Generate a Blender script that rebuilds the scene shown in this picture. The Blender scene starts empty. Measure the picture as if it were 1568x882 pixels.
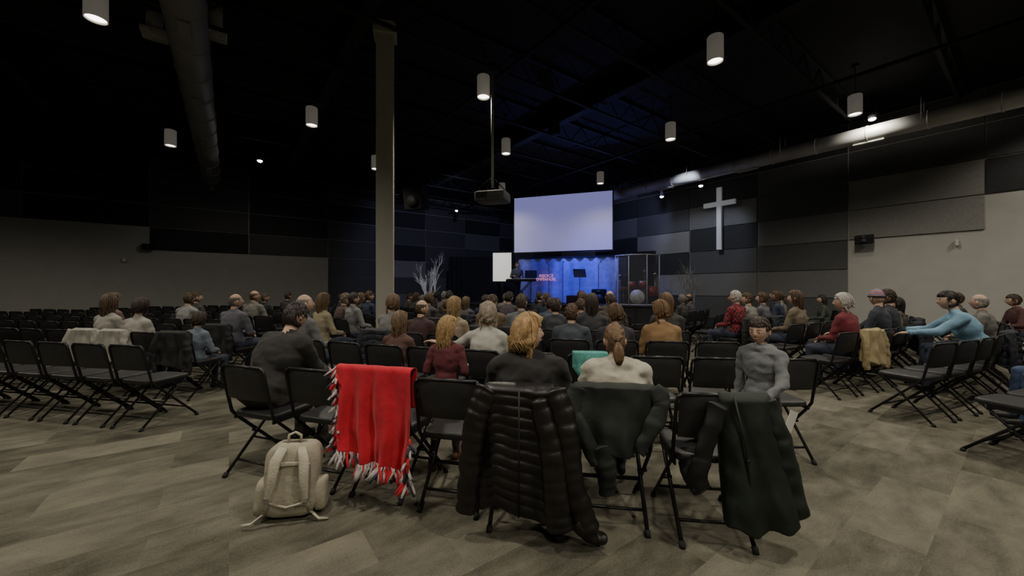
import bpy, math, random
from mathutils import Vector, Matrix, noise
random.seed(11)
D=bpy.data; SC=bpy.context.scene; COL=SC.collection
RA=math.radians(36.4)
V=Vector
# ---------------------------------------------------------------- materials
MC={}
def mat(name,c,rough=.7,var=.25,scale=8,bump=.0,metal=0,emit=None,es=0,alpha=None,sheen=0):
    if name in MC: return MC[name]
    m=D.materials.new(name); m.use_nodes=True; nt=m.node_tree; N=nt.nodes; L=nt.links
    b=N['Principled BSDF']
    b.inputs['Roughness'].default_value=rough; b.inputs['Metallic'].default_value=metal
    tc=N.new('ShaderNodeTexCoord'); nz=N.new('ShaderNodeTexNoise'); nz.inputs['Scale'].default_value=scale; nz.inputs['Detail'].default_value=4
    L.new(tc.outputs['Object'],nz.inputs['Vector'])
    cr=N.new('ShaderNodeValToRGB'); cr.color_ramp.elements[0].position=.3; cr.color_ramp.elements[1].position=.7
    cr.color_ramp.elements[0].color=(*[x*(1-var) for x in c],1); cr.color_ramp.elements[1].color=(*[min(1,x*(1+var)) for x in c],1)
    L.new(nz.outputs['Fac'],cr.inputs['Fac']); L.new(cr.outputs['Color'],b.inputs['Base Color'])
    if bump:
        bp=N.new('ShaderNodeBump'); bp.inputs['Strength'].default_value=bump; bp.inputs['Distance'].default_value=.01
        n2=N.new('ShaderNodeTexNoise'); n2.inputs['Scale'].default_value=scale*4; L.new(tc.outputs['Object'],n2.inputs['Vector'])
        L.new(n2.outputs['Fac'],bp.inputs['Height']); L.new(bp.outputs['Normal'],b.inputs['Normal'])
    if emit:
        b.inputs['Emission Color'].default_value=(*emit,1); b.inputs['Emission Strength'].default_value=es
    if alpha is not None: b.inputs['Alpha'].default_value=alpha
    if sheen: b.inputs['Sheen Weight'].default_value=sheen
    MC[name]=m; return m
def cloth(c,k='fabric'):
    return mat('%s_%02x%02x%02x'%(k,*[int(x*255) for x in c]),c,.85,.15,10,.15,sheen=.05)
def hairm(c):
    n='hair_%02x%02x%02x'%tuple(int(x*255) for x in c)
    if n in MC: return MC[n]
    m=mat(n,c,.55,.4,34,.4); return m
def skin(c): return mat('skin_%02x%02x%02x'%tuple(int(x*255) for x in c),c,.5,.08,20,.05)
# ---------------------------------------------------------------- mesh builder
def sp(a,e): return math.copysign(abs(a)**e,a)
class MB:
    def __init__(s): s.v=[];s.f=[];s.m=[];s.s=[]
    def add(s,vs,fs,m=0,sm=True):
        o=len(s.v); s.v+= [tuple(p) for p in vs]
        for f in fs: s.f.append(tuple(i+o for i in f)); s.m.append(m); s.s.append(sm)
    def box(s,c,sz,m=0,R=None):
        h=V(sz)/2; c=V(c); vs=[]
        for x in(-1,1):
            for y in(-1,1):
                for z in(-1,1):
                    p=V((x*h.x,y*h.y,z*h.z)); 
                    if R: p=R@p
                    vs.append(c+p)
        s.add(vs,[(0,1,3,2),(4,6,7,5),(0,4,5,1),(2,3,7,6),(0,2,6,4),(1,5,7,3)],m,False)
    def ell(s,c,r,m=0,R=None,e=1.0,nu=14,nv=9):
        c=V(c);vs=[];fs=[]
        for j in range(nv+1):
            t=math.pi*j/nv
            for i in range(nu):
                a=2*math.pi*i/nu
                p=V((r[0]*sp(math.cos(a),e)*sp(math.sin(t),e),r[1]*sp(math.sin(a),e)*sp(math.sin(t),e),r[2]*sp(math.cos(t),e)))
                if R: p=R@p
                vs.append(c+p)
        for j in range(nv):
            for i in range(nu):
                a=j*nu+i;b=j*nu+(i+1)%nu; fs.append((a,a+nu,b+nu,b))
        s.add(vs,fs,m)
    def sbox(s,c,sz,m=0,R=None,e=.28): s.ell(c,[x/2 for x in sz],m,R,e,24,14)
    def tube(s,pts,rad,m=0,n=8,sq=1.0,ref=None,rnd=False):
        pts=[V(p) for p in pts]
        if not hasattr(rad,'__len__'): rad=[rad]*len(pts)
        rad=list(rad)
        if rnd:
            d0=(pts[0]-pts[1]).normalized(); d1=(pts[-1]-pts[-2]).normalized()
            a=[];ar=[];b=[];br=[]
            for k in (80,50,25):
                q=math.radians(k); a.append(pts[0]+d0*rad[0]*math.sin(q)); ar.append(rad[0]*math.cos(q))
                b.insert(0,pts[-1]+d1*rad[-1]*math.sin(q)); br.insert(0,rad[-1]*math.cos(q))
            pts=a+pts+b; rad=ar+rad+br
        vs=[];fs=[];up=None
        for i,p in enumerate(pts):
            if i==0: t=pts[1]-p
            elif i==len(pts)-1: t=p-pts[i-1]
            else: t=(pts[i+1]-p).normalized()+(p-pts[i-1]).normalized()
            if t.length<1e-9: t=V((0,0,1))
            t.normalize()
            if up is None:
                up=V(ref) if ref else (V((0,0,1)) if abs(t.z)<.8 else V((0,1,0)))
            up=(up-t*up.dot(t)); 
            if up.length<1e-6: up=t.orthogonal()
            up.normalize(); sd=t.cross(up)
            for k in range(n):
                a=2*math.pi*k/n; vs.append(p+(sd*math.cos(a)+up*math.sin(a)*sq)*rad[i])
        for i in range(len(pts)-1):
            for k in range(n):
                a=i*n+k;b=i*n+(k+1)%n; fs.append((a,b,b+n,a+n))
        fs.append(tuple(range(n-1,-1,-1))); o=(len(pts)-1)*n; fs.append(tuple(range(o,o+n)))
        s.add(vs,fs,m)
    def mesh(s,name,mats):
        me=D.meshes.new(name); me.from_pydata(s.v,[],s.f)
        for m in mats: me.materials.append(m)
        me.polygons.foreach_set('material_index',s.m); me.polygons.foreach_set('use_smooth',s.s); me.update(); return me
    def obj(s,name,mats,loc=(0,0,0),rz=0,sc=1):
        return place(s.mesh(name,mats),name,loc,rz,sc)
def place(me,name,loc=(0,0,0),rz=0,sc=1):
    o=D.objects.new(name,me); COL.objects.link(o); o.location=loc; o.rotation_euler=(0,0,rz); o.scale=(sc,sc,sc); return o
# ---------------------------------------------------------------- room (local x=v, y=u, rotated)
def uv2(v,u):
    return (v*math.cos(RA)-u*math.sin(RA), v*math.sin(RA)+u*math.cos(RA))
VL,VR,UB,UF,H=-12,13.05,-6,17.3,5.7
paint=mat('grey_wall_paint',(.40,.40,.37),.8,.05,3,.05)
black=mat('black_ceiling_paint',(.010,.010,.012),.9,.2,5)
cm=D.materials.new('carpet_tiles'); cm.use_nodes=True; nt=cm.node_tree;N=nt.nodes;L=nt.links
tc=N.new('ShaderNodeTexCoord'); b=N['Principled BSDF']; b.inputs['Roughness'].default_value=1; b.inputs['Specular IOR Level'].default_value=.1
br=N.new('ShaderNodeTexBrick'); br.offset=.37; br.inputs['Scale'].default_value=1; br.inputs['Brick Width'].default_value=.98; br.inputs['Row Height'].default_value=.33
br.inputs['Mortar Size'].default_value=0.0; br.inputs['Color1'].default_value=(.0,.0,.0,1); br.inputs['Color2'].default_value=(1,1,1,1)
L.new(tc.outputs['Object'],br.inputs['Vector'])
mp=N.new('ShaderNodeMapping'); mp.inputs['Scale'].default_value=(1.0,2.2,1); L.new(tc.outputs['Object'],mp.inputs['Vector'])
vm_=N.new('ShaderNodeVectorMath'); vm_.operation='MULTIPLY_ADD'; L.new(br.outputs['Color'],vm_.inputs[0]); vm_.inputs[1].default_value=(7,11,3); L.new(mp.outputs[0],vm_.inputs[2])
n1=N.new('ShaderNodeTexNoise'); n1.inputs['Scale'].default_value=2.6; n1.inputs['Detail'].default_value=8; n1.inputs['Roughness'].default_value=.62; n1.inputs['Distortion'].default_value=.15; L.new(vm_.outputs[0],n1.inputs['Vector'])
n2=N.new('ShaderNodeTexNoise'); n2.inputs['Scale'].default_value=90; n2.inputs['Detail'].default_value=3; L.new(tc.outputs['Object'],n2.inputs['Vector'])
mx=N.new('ShaderNodeMix'); mx.data_type='FLOAT'; mx.inputs[0].default_value=.72; L.new(br.outputs['Color'],mx.inputs[2]); L.new(n1.outputs['Fac'],mx.inputs[3])
m2=N.new('ShaderNodeMix'); m2.data_type='FLOAT'; m2.inputs[0].default_value=.22; L.new(mx.outputs[0],m2.inputs[2]); L.new(n2.outputs['Fac'],m2.inputs[3])
cr=N.new('ShaderNodeValToRGB'); e=cr.color_ramp.elements; e[0].position=.32; e[0].color=(.062,.059,.046,1); e[1].position=.68; e[1].color=(.225,.213,.168,1)
x=e.new(.5); x.color=(.145,.137,.107,1)
L.new(m2.outputs[0],cr.inputs['Fac']); L.new(cr.outputs['Color'],b.inputs['Base Color'])
bp=N.new('ShaderNodeBump'); bp.inputs['Strength'].default_value=.6; bp.inputs['Distance'].default_value=.006; L.new(n2.outputs['Fac'],bp.inputs['Height']); L.new(bp.outputs[0],b.inputs['Normal'])
def rbox(name,x0,x1,y0,y1,z0,z1,m):
    q=MB(); q.box(((x0+x1)/2,(y0+y1)/2,(z0+z1)/2),(x1-x0,y1-y0,z1-z0)); return q.obj(name,[m],(0,0,0),RA)
rbox('floor',VL-.2,VR+.2,UB-.2,UF+.2,-.1,0,cm)
rbox('ceiling',VL-.2,VR+.2,UB-.2,UF+.2,H,H+.1,black)
rbox('wall_left',VL-.2,VR+.2,UF,UF+.2,0,H,paint)
rbox('wall_right',VR,VR+.2,UB,UF,0,H,paint)
rbox('wall_back',VL-.2,VR+.2,UB-.2,UB,0,H,paint)
rbox('wall_side',VL-.2,VL,UB,UF,0,H,paint)
bbm=mat('rubber_baseboard',(.02,.02,.02),.6)
rbox('baseboard_left',VL,VR-.05,UF-.012,UF,0,.1,bbm); rbox('baseboard_right',VR-.012,VR,UB,UF-.05,0,.1,bbm)
pm=[mat('panel_charcoal',(.03,.031,.034),.9,.15,20,.2),mat('panel_slate',(.075,.077,.08),.9,.12,20,.2),mat('panel_grey',(.14,.14,.14),.9,.1,20,.2),mat('panel_ash',(.22,.217,.205),.9,.1,20,.2)]
def panels(name,side):
    q=MB(); rnd=random.Random(5 if side=='L' else 9)
    rows=[.12,.38,1.13,1.89,2.65,3.41,4.17,4.93,5.68]
    if side=='L': seams=[-12,-10.2,-7.5,-4.8,-2.1,.6,3.29,5.44,7.59,9.74,11.89,13.0]
    else: seams=[-6,-3.7,-1.55,.6,2.86,5.0,7.15,9.3,11.45,13.6,15.75,17.25]
    for i in range(len(seams)-1):
        a,b_=seams[i],seams[i+1]; mid=(a+b_)/2
        stage= mid>3.2 if side=='L' else mid>2.9
        far= mid<-2.1 if side=='L' else mid<.6
        for j in range(len(rows)-1):
            z0,z1=rows[j],rows[j+1]
            if not stage and z0<(3.3 if far else 2.6): continue
            k=(i+j)%2; mi=rnd.choice([0,1]) if k else rnd.choice([1,2,2,3])
            if side=='L' and not stage: mi=rnd.choice([1,1,2]) if k else rnd.choice([0,1])
            if z0>4.1: mi=rnd.choice([0,0,1])
            if side=='R' and i==3: mi=3 if j in(4,5) else 1
            if side=='R' and i==4: mi=[0,1,2,1,2,1,1,0][j]
            if side=='R' and i==5: mi=[0,1,2,1,0,2,0,0][j]
            c=(mid,UF-.02,(z0+z1)/2) if side=='L' else (VR-.02,mid,(z0+z1)/2)
            sz=(b_-a-.03,.04,z1-z0-.025) if side=='L' else (.04,b_-a-.03,z1-z0-.025)
            q.box(c,sz,mi)
    q.obj(name,pm,(0,0,0),RA)
panels('acoustic_wall_panels','L'); panels('acoustic_wall_panels','R')
jm=mat('black_steel_joist',(.010,.010,.012),.8,.1,5)
q=MB(); u=UB+.7; yb=4.95+.25
while u<UF-.3:
    q.box(((VL+VR)/2,u,H-.04),(VR-VL-.1,.07,.05)); q.box(((VL+VR)/2,u,yb),(VR-VL-.1,.06,.04))
    x=VL+.2; k=0
    while x<VR-.5:
        a=V((x,u,yb if k%2 else H-.05)); b_=V((x+.42,u,H-.05 if k%2 else yb)); q.tube([a,b_],.014,0,4); x+=.42;k+=1
    u+=1.55
for vv in (-8,-3.2,1.6,6.4):
    q.box((vv,(UB+UF)/2,H-.2),(.2,UF-UB-.1,.34))
q.obj('ceiling_trusses',[jm],(0,0,0),RA)
q=MB()
for vv in(-5.5,3.8,8.8): q.tube([(vv,UB+.1,5.1),(vv,UF-.1,5.1)],.035,0,8)
q.obj('sprinkler_pipe',[jm],(0,0,0),RA)
def duct(name,v,z,r,u0,u1,m):
    q=MB(); q.tube([(v,u0,z),(v,u1,z)],r,0,28)
    k=u0+.3
    while k<u1: q.tube([(v,k,z),(v,k+.03,z)],r+.012,0,28); k+=.9
    k=u0+1
    while k<u1:
        q.tube([(v-r,k,z),(v-r,k,5.15)],.008,0,4); q.tube([(v+r,k,z),(v+r,k,5.15)],.008,0,4); k+=2.4
        q.box((v,k+.8,z-r-.01),(.12,.5,.03),0)
    q.obj(name,[m],(0,0,0),RA)
duct('spiral_air_duct',11.1,4.72,.17,-4.5,9.2,mat('galvanised_duct',(.5,.5,.48),.5,.15,3,.0,.25))
duct('painted_air_duct',-.45,4.9,.23,-5,15.5,mat('grey_painted_duct',(.2,.2,.19),.6,.1,3))
vm=mat('vent_white',(.4,.39,.36),.6)
for p in((-5.35,5.75),(-4.45,5.75)):
    q=MB(); q.box((0,0,0),(.3,.3,.05)); 
    for i in range(5): q.box((0,-.12+.06*i,-.035),(.27,.02,.02))
    q.tube([(0,0,.0),(0,0,.42)],.1,0,12)
    q.obj('ceiling_air_vent',[vm],(p[0],p[1],5.2),RA)
q=MB(); q.sbox((0,0,2.85),(.27,.25,5.7),0,None,.06); q.box((0,0,.08),(.31,.29,.16),1); q.box((0,0,5.6),(.36,.34,.18),0)
q.obj('support_column',[mat('column_paint',(.40,.39,.34),.7,.05,4),bbm],(-2.08,6.3,0),math.radians(14))
# pendants
pend=[(3.0,5.67),(-.5,6.73),(-4.12,7.9),(-8.03,9.03),(6.61,7.4),(3.57,8.65),(-.15,9.57),(2.83,12.3),(-3.84,10.8),(-.35,13.6),(-5.18,4.78)]
extra=[(-1.6,1.9),(1.9,.9),(5.4,3.0),(-5.0,1.0),(0,-2.2),(9,4.2),(-9.5,5),(4,-1.5),(-12,7)]
shade=mat('glowing_can_shade',(.5,.48,.44),.5,.05,6,0,0,(1,.93,.8),.06)  # faint emission brightens the outer can, which the downward lamps barely reach
glow=mat('lamp_diffuser',(.9,.88,.8),.5,.02,6,0,0,(1,.93,.8),8)
q=MB(); n=24; vs=[];fs=[]
for (r,z) in((.02,.19),(.105,.19),(.112,.175),(.112,-.18),(.104,-.18),(.104,-.14)):
    for i in range(n): vs.append((r*math.cos(2*math.pi*i/n),r*math.sin(2*math.pi*i/n),z))
for j in range(5):
    for i in range(n): fs.append((j*n+i,j*n+(i+1)%n,(j+1)*n+(i+1)%n,(j+1)*n+i))
q.add(vs,fs,0); q.add([(.103*math.cos(2*math.pi*i/n),.103*math.sin(2*math.pi*i/n),-.15) for i in range(n)],[tuple(range(n))],1)
q.tube([(0,0,.18),(0,0,.79)],.01,2,6); q.tube([(0,0,.74),(0,0,.77)],.06,2,12)
pme=q.mesh('pendant_light',[shade,glow,jm])
def spot(name,loc,tgt,e,c,size,blend=.6,rad=.12):
    l=D.lights.new(name,'SPOT'); l.energy=e; l.color=c; l.spot_size=math.radians(size); l.spot_blend=blend; l.shadow_soft_size=rad
    o=D.objects.new(name,l); COL.objects.link(o); o.location=loc; o.rotation_euler=(V(tgt)-V(loc)).to_track_quat('-Z','Y').to_euler(); return o
for i,(x,y) in enumerate(pend+extra):
    place(pme,'pendant_light',(x,y,4.92))
    E=225 if i<8 else 140
    if i>=len(pend): E=290
    if y>9: E=75
    if (x,y)==(-12,7): E=170
    spot('pendant_lamp_bulb',(x,y,4.72),(x,y,0),E,(1,.92,.76),150,.7)
q=MB(); q.tube([(0,0,.22),(0,0,.0)],[.05,.075],1,14); q.ell((0,0,-.01),(.06,.06,.035),0); q.tube([(0,0,.2),(0,0,.55)],.012,1,6)
sme=q.mesh('track_spotlight',[mat('bright_bulb',(1,1,1),.5,.01,5,0,0,(1,.95,.85),60),jm])
for p in((-6.83,10.4,4.85),(-2.4,16.6,4.75),(5.15,13.2,4.55),(5.9,12.0,4.6),(7.55,8.05,4.95)):
    place(sme,'track_spotlight',p); 
spot('wall_wash_light',(7.4,7.95,4.9),(8.6,8.9,3.4),75,(1,.92,.78),130)
spot('wall_wash_light',(-6.83,10.4,4.8),(-8.5,13,0),80,(1,.92,.78),120)
spot('wall_wash_light',(9.8,6.0,4.6),(10.9,7.2,2),100,(1,.92,.78),120)  # added lamp out of view, no fixture; brightens the right wall
# ---------------------------------------------------------------- folding chair
chm=[mat('chair_frame_black',(.02,.02,.022),.35,.1,10,0,.4),mat('chair_vinyl_black',(.022,.022,.024),.45,.15,12,.15),mat('chair_foot_rubber',(.015,.015,.015),.8)]
q=MB()
for sx in(-1,1):
    X=.215*sx
    q.tube([(X*.88,-.285,.83),(X*.97,-.283,.815),(X,-.278,.78),(X,-.21,.47),(X,-.16,.41),(X,.235,.02)],.0125,0,8,.8)
    q.tube([(X*.86,.15,.44),(X*.86,.10,.40),(X*.86,-.27,.02)],.0125,0,8,.8)
    q.tube([(X,.225,.03),(X,.24,.0)],.017,2,8); q.tube([(X*.86,-.265,.03),(X*.86,-.285,.0)],.017,2,8)
    q.box((X*.93,-.05,.425),(.012,.30,.03),0); q.tube([(X*.8,-.035,.265),(X*1.06,-.035,.265)],.012,0,8)
q.tube([(-.19,-.285,.83),(.19,-.285,.83)],.0125,0,8)
q.tube([(-.215,.12,.13),(.215,.12,.13)],.009,0,6); q.tube([(-.185,-.19,.10),(.185,-.19,.10)],.009,0,6); q.tube([(-.185,-.06,.225),(.185,-.06,.225)],.008,0,6)
q.sbox((0,-.01,.455),(.41,.41,.05),1,None,.3)
vs=[];fs=[];nx,nz=12,6
for side in(0,1):
    for j in range(nz+1):
        for i in range(nx+1):
            a=i/nx*2-1;t=j/nz; z=.585+.235*t; y=-.283+.04*(1-t)+( -.016*(1-a*a)); ed=1-max(abs(a)**8,abs(2*t-1)**8)
            vs.append((a*.20,y+(.012 if side else -.012)*ed**.5,z))
K=(nx+1)*(nz+1)
for side in(0,1):
    for j in range(nz):
        for i in range(nx):
            a=side*K+j*(nx+1)+i; f=(a,a+1,a+nx+2,a+nx+1); fs.append(f if side==0 else f[::-1])
q.add(vs,fs,1)
chair_me=q.mesh('folding_chair',chm)
# ---------------------------------------------------------------- human figures
def remesh(mb,vox,smooth):
    me=mb.mesh('tmp',[]); o=D.objects.new('tmp',me); COL.objects.link(o)
    r=o.modifiers.new('r','REMESH'); r.mode='VOXEL'; r.voxel_size=vox
    s=o.modifiers.new('s','SMOOTH'); s.iterations=smooth; s.factor=.5
    dg=bpy.context.evaluated_depsgraph_get(); ev=o.evaluated_get(dg); m2=ev.to_mesh()
    vs=[tuple(v.co) for v in m2.vertices]; fs=[tuple(p.vertices) for p in m2.polygons]; ev.to_mesh_clear()
    D.objects.remove(o); D.meshes.remove(me); return vs,fs
SK,TOP,PAN,SHO,HAI,EYE,DRK,LIP=range(8)
def hand(mb,w,d,nrm,side,curl=.5,k=1.0):
    d=V(d).normalized(); nrm=V(nrm); nrm=(nrm-d*nrm.dot(d)).normalized(); sd=d.cross(nrm).normalized()
    R=Matrix((sd,d,nrm)).transposed()
    w=V(w); c=w+d*.048*k; mb.ell(c,(.04*k,.052*k,.017*k),SK,R,.8,12,8)
    for i,(ox,ln) in enumerate(((-.029,.068),(-.010,.078),(.010,.073),(.028,.056))):
        p=c+d*.04*k+sd*ox*k; pts=[p-d*.02*k,p]; dd=d.copy(); ang=0
        for s_,fr in enumerate((.45,.32,.23)):
            ang+=curl*(.5+.12*i if s_==0 else .7); dd=(d*math.cos(ang)-nrm*math.sin(ang)); p=p+dd*ln*fr*k; pts.append(p)
        mb.tube(pts,[.0095*k,.0095*k,.009*k,.008*k,.007*k],SK,7,1,None,True)
    b0=c-d*.025*k+sd*.03*side*k; t1=b0+(d*.55+sd*side*.75-nrm*.25).normalized()*.035*k; t2=t1+(d*.85+sd*side*.3-nrm*.35).normalized()*.03*k
    mb.tube([b0,t1,t2],[.013*k,.011*k,.0085*k],SK,7,1,None,True)
def sst(a,b,x):
    t=max(0,min(1,(x-a)/(b-a))); return t*t*(3-2*t)
def head(mb,M,hair='short',NC=60,seed=1,k=1.0,child=False):
    rn=random.Random(seed); rx,ry,rz=.077,.096,.118
    nu,nv=36,30; vs=[];fs=[]
    def g(d,c,s): return math.exp(-((d[0]-c[0])**2+(d[2]-c[2])**2)/(s*s)) if d[1]>0 else 0
    for j in range(nv+1):
        t=math.pi*j/nv
        for i in range(nu):
            a=2*math.pi*i/nu; d=(math.cos(a)*math.sin(t),math.sin(a)*math.sin(t),math.cos(t))
            x,y,z=rx*d[0],ry*d[1],rz*d[2]
            if d[2]<0: x*=1-.3*(-d[2])**1.5; y*=1-.05*(-d[2])
            if d[1]<0 and d[2]<-.2: y*=1-.35*sst(.2,.9,-d[2])
            y+=.022*math.exp(-(d[0]/.14)**2-((d[2]+.12)/.17)**2)*(d[1]>0)
            y+=.010*math.exp(-(d[0]/.09)**2-((d[2]-.08)/.2)**2)*(d[1]>0)
            y+=-.010*(g(d,(.36,0,.06),.16)+g(d,(-.36,0,.06),.16))+.004*g(d,(0,0,.25),.4)
            y+=.007*g(d,(0,0,-.42),.16)+.012*g(d,(0,0,-.78),.22)
            vs.append(M@V((x*k,y*k,z*k)))
    for j in range(nv):
        for i in range(nu):
            a=j*nu+i;b=j*nu+(i+1)%nu; fs.append((a,a+nu,b+nu,b))
    mb.add(vs,fs,SK); R3=M.to_3x3().normalized()
    for sx in(-1,1):
        mb.ell(M@V((.030*sx*k,.080*k,.008*k)),(.013*k,.010*k,.009*k),EYE,R3,1,10,6)
        mb.ell(M@V((.030*sx*k,.0885*k,.008*k)),(.0055*k,.003*k,.0055*k),DRK,R3,1,8,5)
        mb.tube([M@V((.016*sx*k,.093*k,.026*k)),M@V((.031*sx*k,.094*k,.031*k)),M@V((.046*sx*k,.084*k,.027*k))],[.0025*k,.0032*k,.002*k],HAI,5)
        mb.ell(M@V((.077*sx*k,-.005*k,-.008*k)),(.011*k,.020*k,.031*k),SK,R3@Matrix.Rotation(.3*sx,3,'Z'),1,10,7)
    mb.tube([M@V((-.024*k,.083*k,-.052*k)),M@V((0,.0955*k,-.050*k)),M@V((.024*k,.083*k,-.052*k))],[.003*k,.0055*k,.003*k],LIP,6)
    if hair=='none':
        return
    vol={'short':1.10,'balding':1.035,'long':1.11,'bob':1.13,'pony':1.08,'cap':1.10,'messy':1.16}[hair]
    nu,nv=44,34; vs=[];fs=[]
    for j in range(nv+1):
        t=math.pi*j/nv
        for i in range(nu):
            a=2*math.pi*i/nu; d=V((math.cos(a)*math.sin(t),math.sin(a)*math.sin(t),math.cos(t)))
            face=sst(.22,.42,d.y)*(1-sst(.30+.06*noise.noise(V((d.x*6,seed,0))),.44,d.z))
            ear=sst(.80,.92,abs(d.x))*(1-sst(-.1,.12,d.z))*(0 if hair in('long','bob','messy') else 1)
            neck=1-sst(-.88,-.66,d.z)
            if hair=='cap': neck=1-sst(-.15,.05,d.z); face=1-sst(.2,.35,d.z) if d.y>0 else 0; ear=0
            m_=max(face,ear,neck)
            if hair=='balding': m_=max(m_,sst(.45,.7,d.z))
            r=vol*(1+.05*noise.noise(d*5+V((seed,0,0)))+.02*noise.noise(d*16))
            if hair=='messy' : r*=1+.05*noise.noise(d*9)
            r=r*(1-m_)+.82*m_
            q_=V((rx*d.x,ry*d.y,rz*d.z))*r
            if d.y<0 and d.z<-.2: q_.y*=1-.2*sst(.2,.9,-d.z)
            vs.append(M@(q_*k))
    for j in range(nv):
        for i in range(nu):
            a=j*nu+i;b=j*nu+(i+1)%nu; fs.append((a,a+nu,b+nu,b))
    mb.add(vs,fs,HAI)
    if hair=='short':
        for c in range(110):
            ph=rn.uniform(0,2*math.pi); al=rn.uniform(.05,1.5 if math.sin(ph)<.4 else .75)
            pts=[];rr=[]
            for s_ in range(4):
                A_=al+.13*s_; P_=ph+.12*s_*(rn.random()-.3)
                vo=vol*(.99+.035*s_/3)
                pts.append(M@(V((rx*vo*math.sin(A_)*math.cos(P_),ry*vo*math.sin(A_)*math.sin(P_),rz*vo*math.cos(A_)))*k)); rr.append((.009,.011,.008,.002)[s_]*k)
            mb.tube(pts,rr,HAI,5,.6)
    if hair in('long','bob','messy'):
        Ln={'long':.24,'bob':.07,'messy':.10}[hair]; ms=hair=='messy'
        for c in range(NC):
            ph=rn.uniform(0,2*math.pi); fy=math.sin(ph)
            front= fy>.55
            pts=[];rr=[]; vo=vol+rn.uniform(-.03,.07 if not ms else .16)
            amax=.75 if front else 1.65
            part=.12 
            for s_ in range(6):
                al=part+(amax-part)*s_/5
                p=V((rx*vo*math.sin(al)*math.cos(ph),ry*vo*math.sin(al)*math.sin(ph),rz*vo*math.cos(al)))
                if front: p.x+=math.copysign(.03*(s_/5)**2,p.x)
                elif al>.8: p.y=min(p.y,lerp_(.07,.022,(al-.8)/.85))
                if ms: p+=V((math.sin(s_*1.7+ph*9),math.cos(s_*1.9+ph*7),math.sin(s_*1.3+ph*5)))*.005
                pts.append(p); rr.append(.006+.003*s_/5)
            if front:
                sx=math.copysign(1,pts[-1].x)
                for s_ in range(4): pts.append(V((sx*rx*(1.04+.08*s_/3),ry*(.42-.2*s_),rz*(.45-.42*s_)))) ; rr.append(.008)
            base=pts[-1]; l=Ln*rn.uniform(.6,1.15); ox,oy=rn.uniform(-.5,.5),rn.uniform(-.3,.3)
            for s_ in range(1,6):
                t=s_/5; sh=1-.25*t if hair=='long' else (1-.2*t if not ms else 1+.10*math.sin(t*3)-.12*t)
                w=.007*math.sin(t*7+ph*5)*(1.6 if ms else 1)
                pts.append(V((base.x*sh+w+.015*ox*t,base.y*sh+ (-.02*t if base.y<0 else -.04*t)+w+.01*oy*t,base.z-l*t))); rr.append(.009*(1-.7*t))
            mb.tube([M@(p*k) for p in pts],[r_*k*(1.1 if not ms else .8) for r_ in rr],HAI,5)
    if hair=='pony':
        for c in range(max(14,NC//2)):
            ph=rn.uniform(math.pi,2*math.pi) if c%2 else rn.uniform(0,2*math.pi); pts=[];rr=[]
            for s_ in range(6):
                al=.1+1.3*s_/5; p=V((rx*1.1*math.sin(al)*math.cos(ph),ry*1.1*math.sin(al)*math.sin(ph),rz*1.1*math.cos(al)))
                t=(s_/5)**2; p=p.lerp(V((0,-ry*1.12,-.01)),t); 
                n_=V((p.x/rx,p.y/ry,p.z/rz)); 
                if n_.length<1.08: p=p*(1.08/n_.length)
                pts.append(p); rr.append(.008)
            dx=rn.uniform(-1,1); dy=rn.uniform(-1,1)
            for s_ in range(1,7):
                t=s_/6; pts.append(V((dx*.036*math.sin(t*2.6),-ry*1.15-.03*math.sin(t*2.2)+dy*.012,-.01-.17*t*rn.uniform(.95,1.05)))); rr.append(.010*(1-.7*t))
            mb.tube([M@(p*k) for p in pts],[r_*k for r_ in rr],HAI,5)
        mb.ell(M@V((0,-ry*1.15*k,-.012*k)),(.02*k,.015*k,.02*k),DRK,R3,1,10,6)
    if hair=='cap':
        for sx in range(12):
            a=sx/12*2*math.pi; mb.tube([M@(V((rx*1.12*math.cos(a),ry*1.12*math.sin(a),.02))*k),M@(V((rx*1.12*math.cos(a+.53),ry*1.12*math.sin(a+.53),.02))*k)],.013*k,DRK if sx%2 else TOP,6)
def lerp_(a,b,t): return a+(b-a)*t
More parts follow.
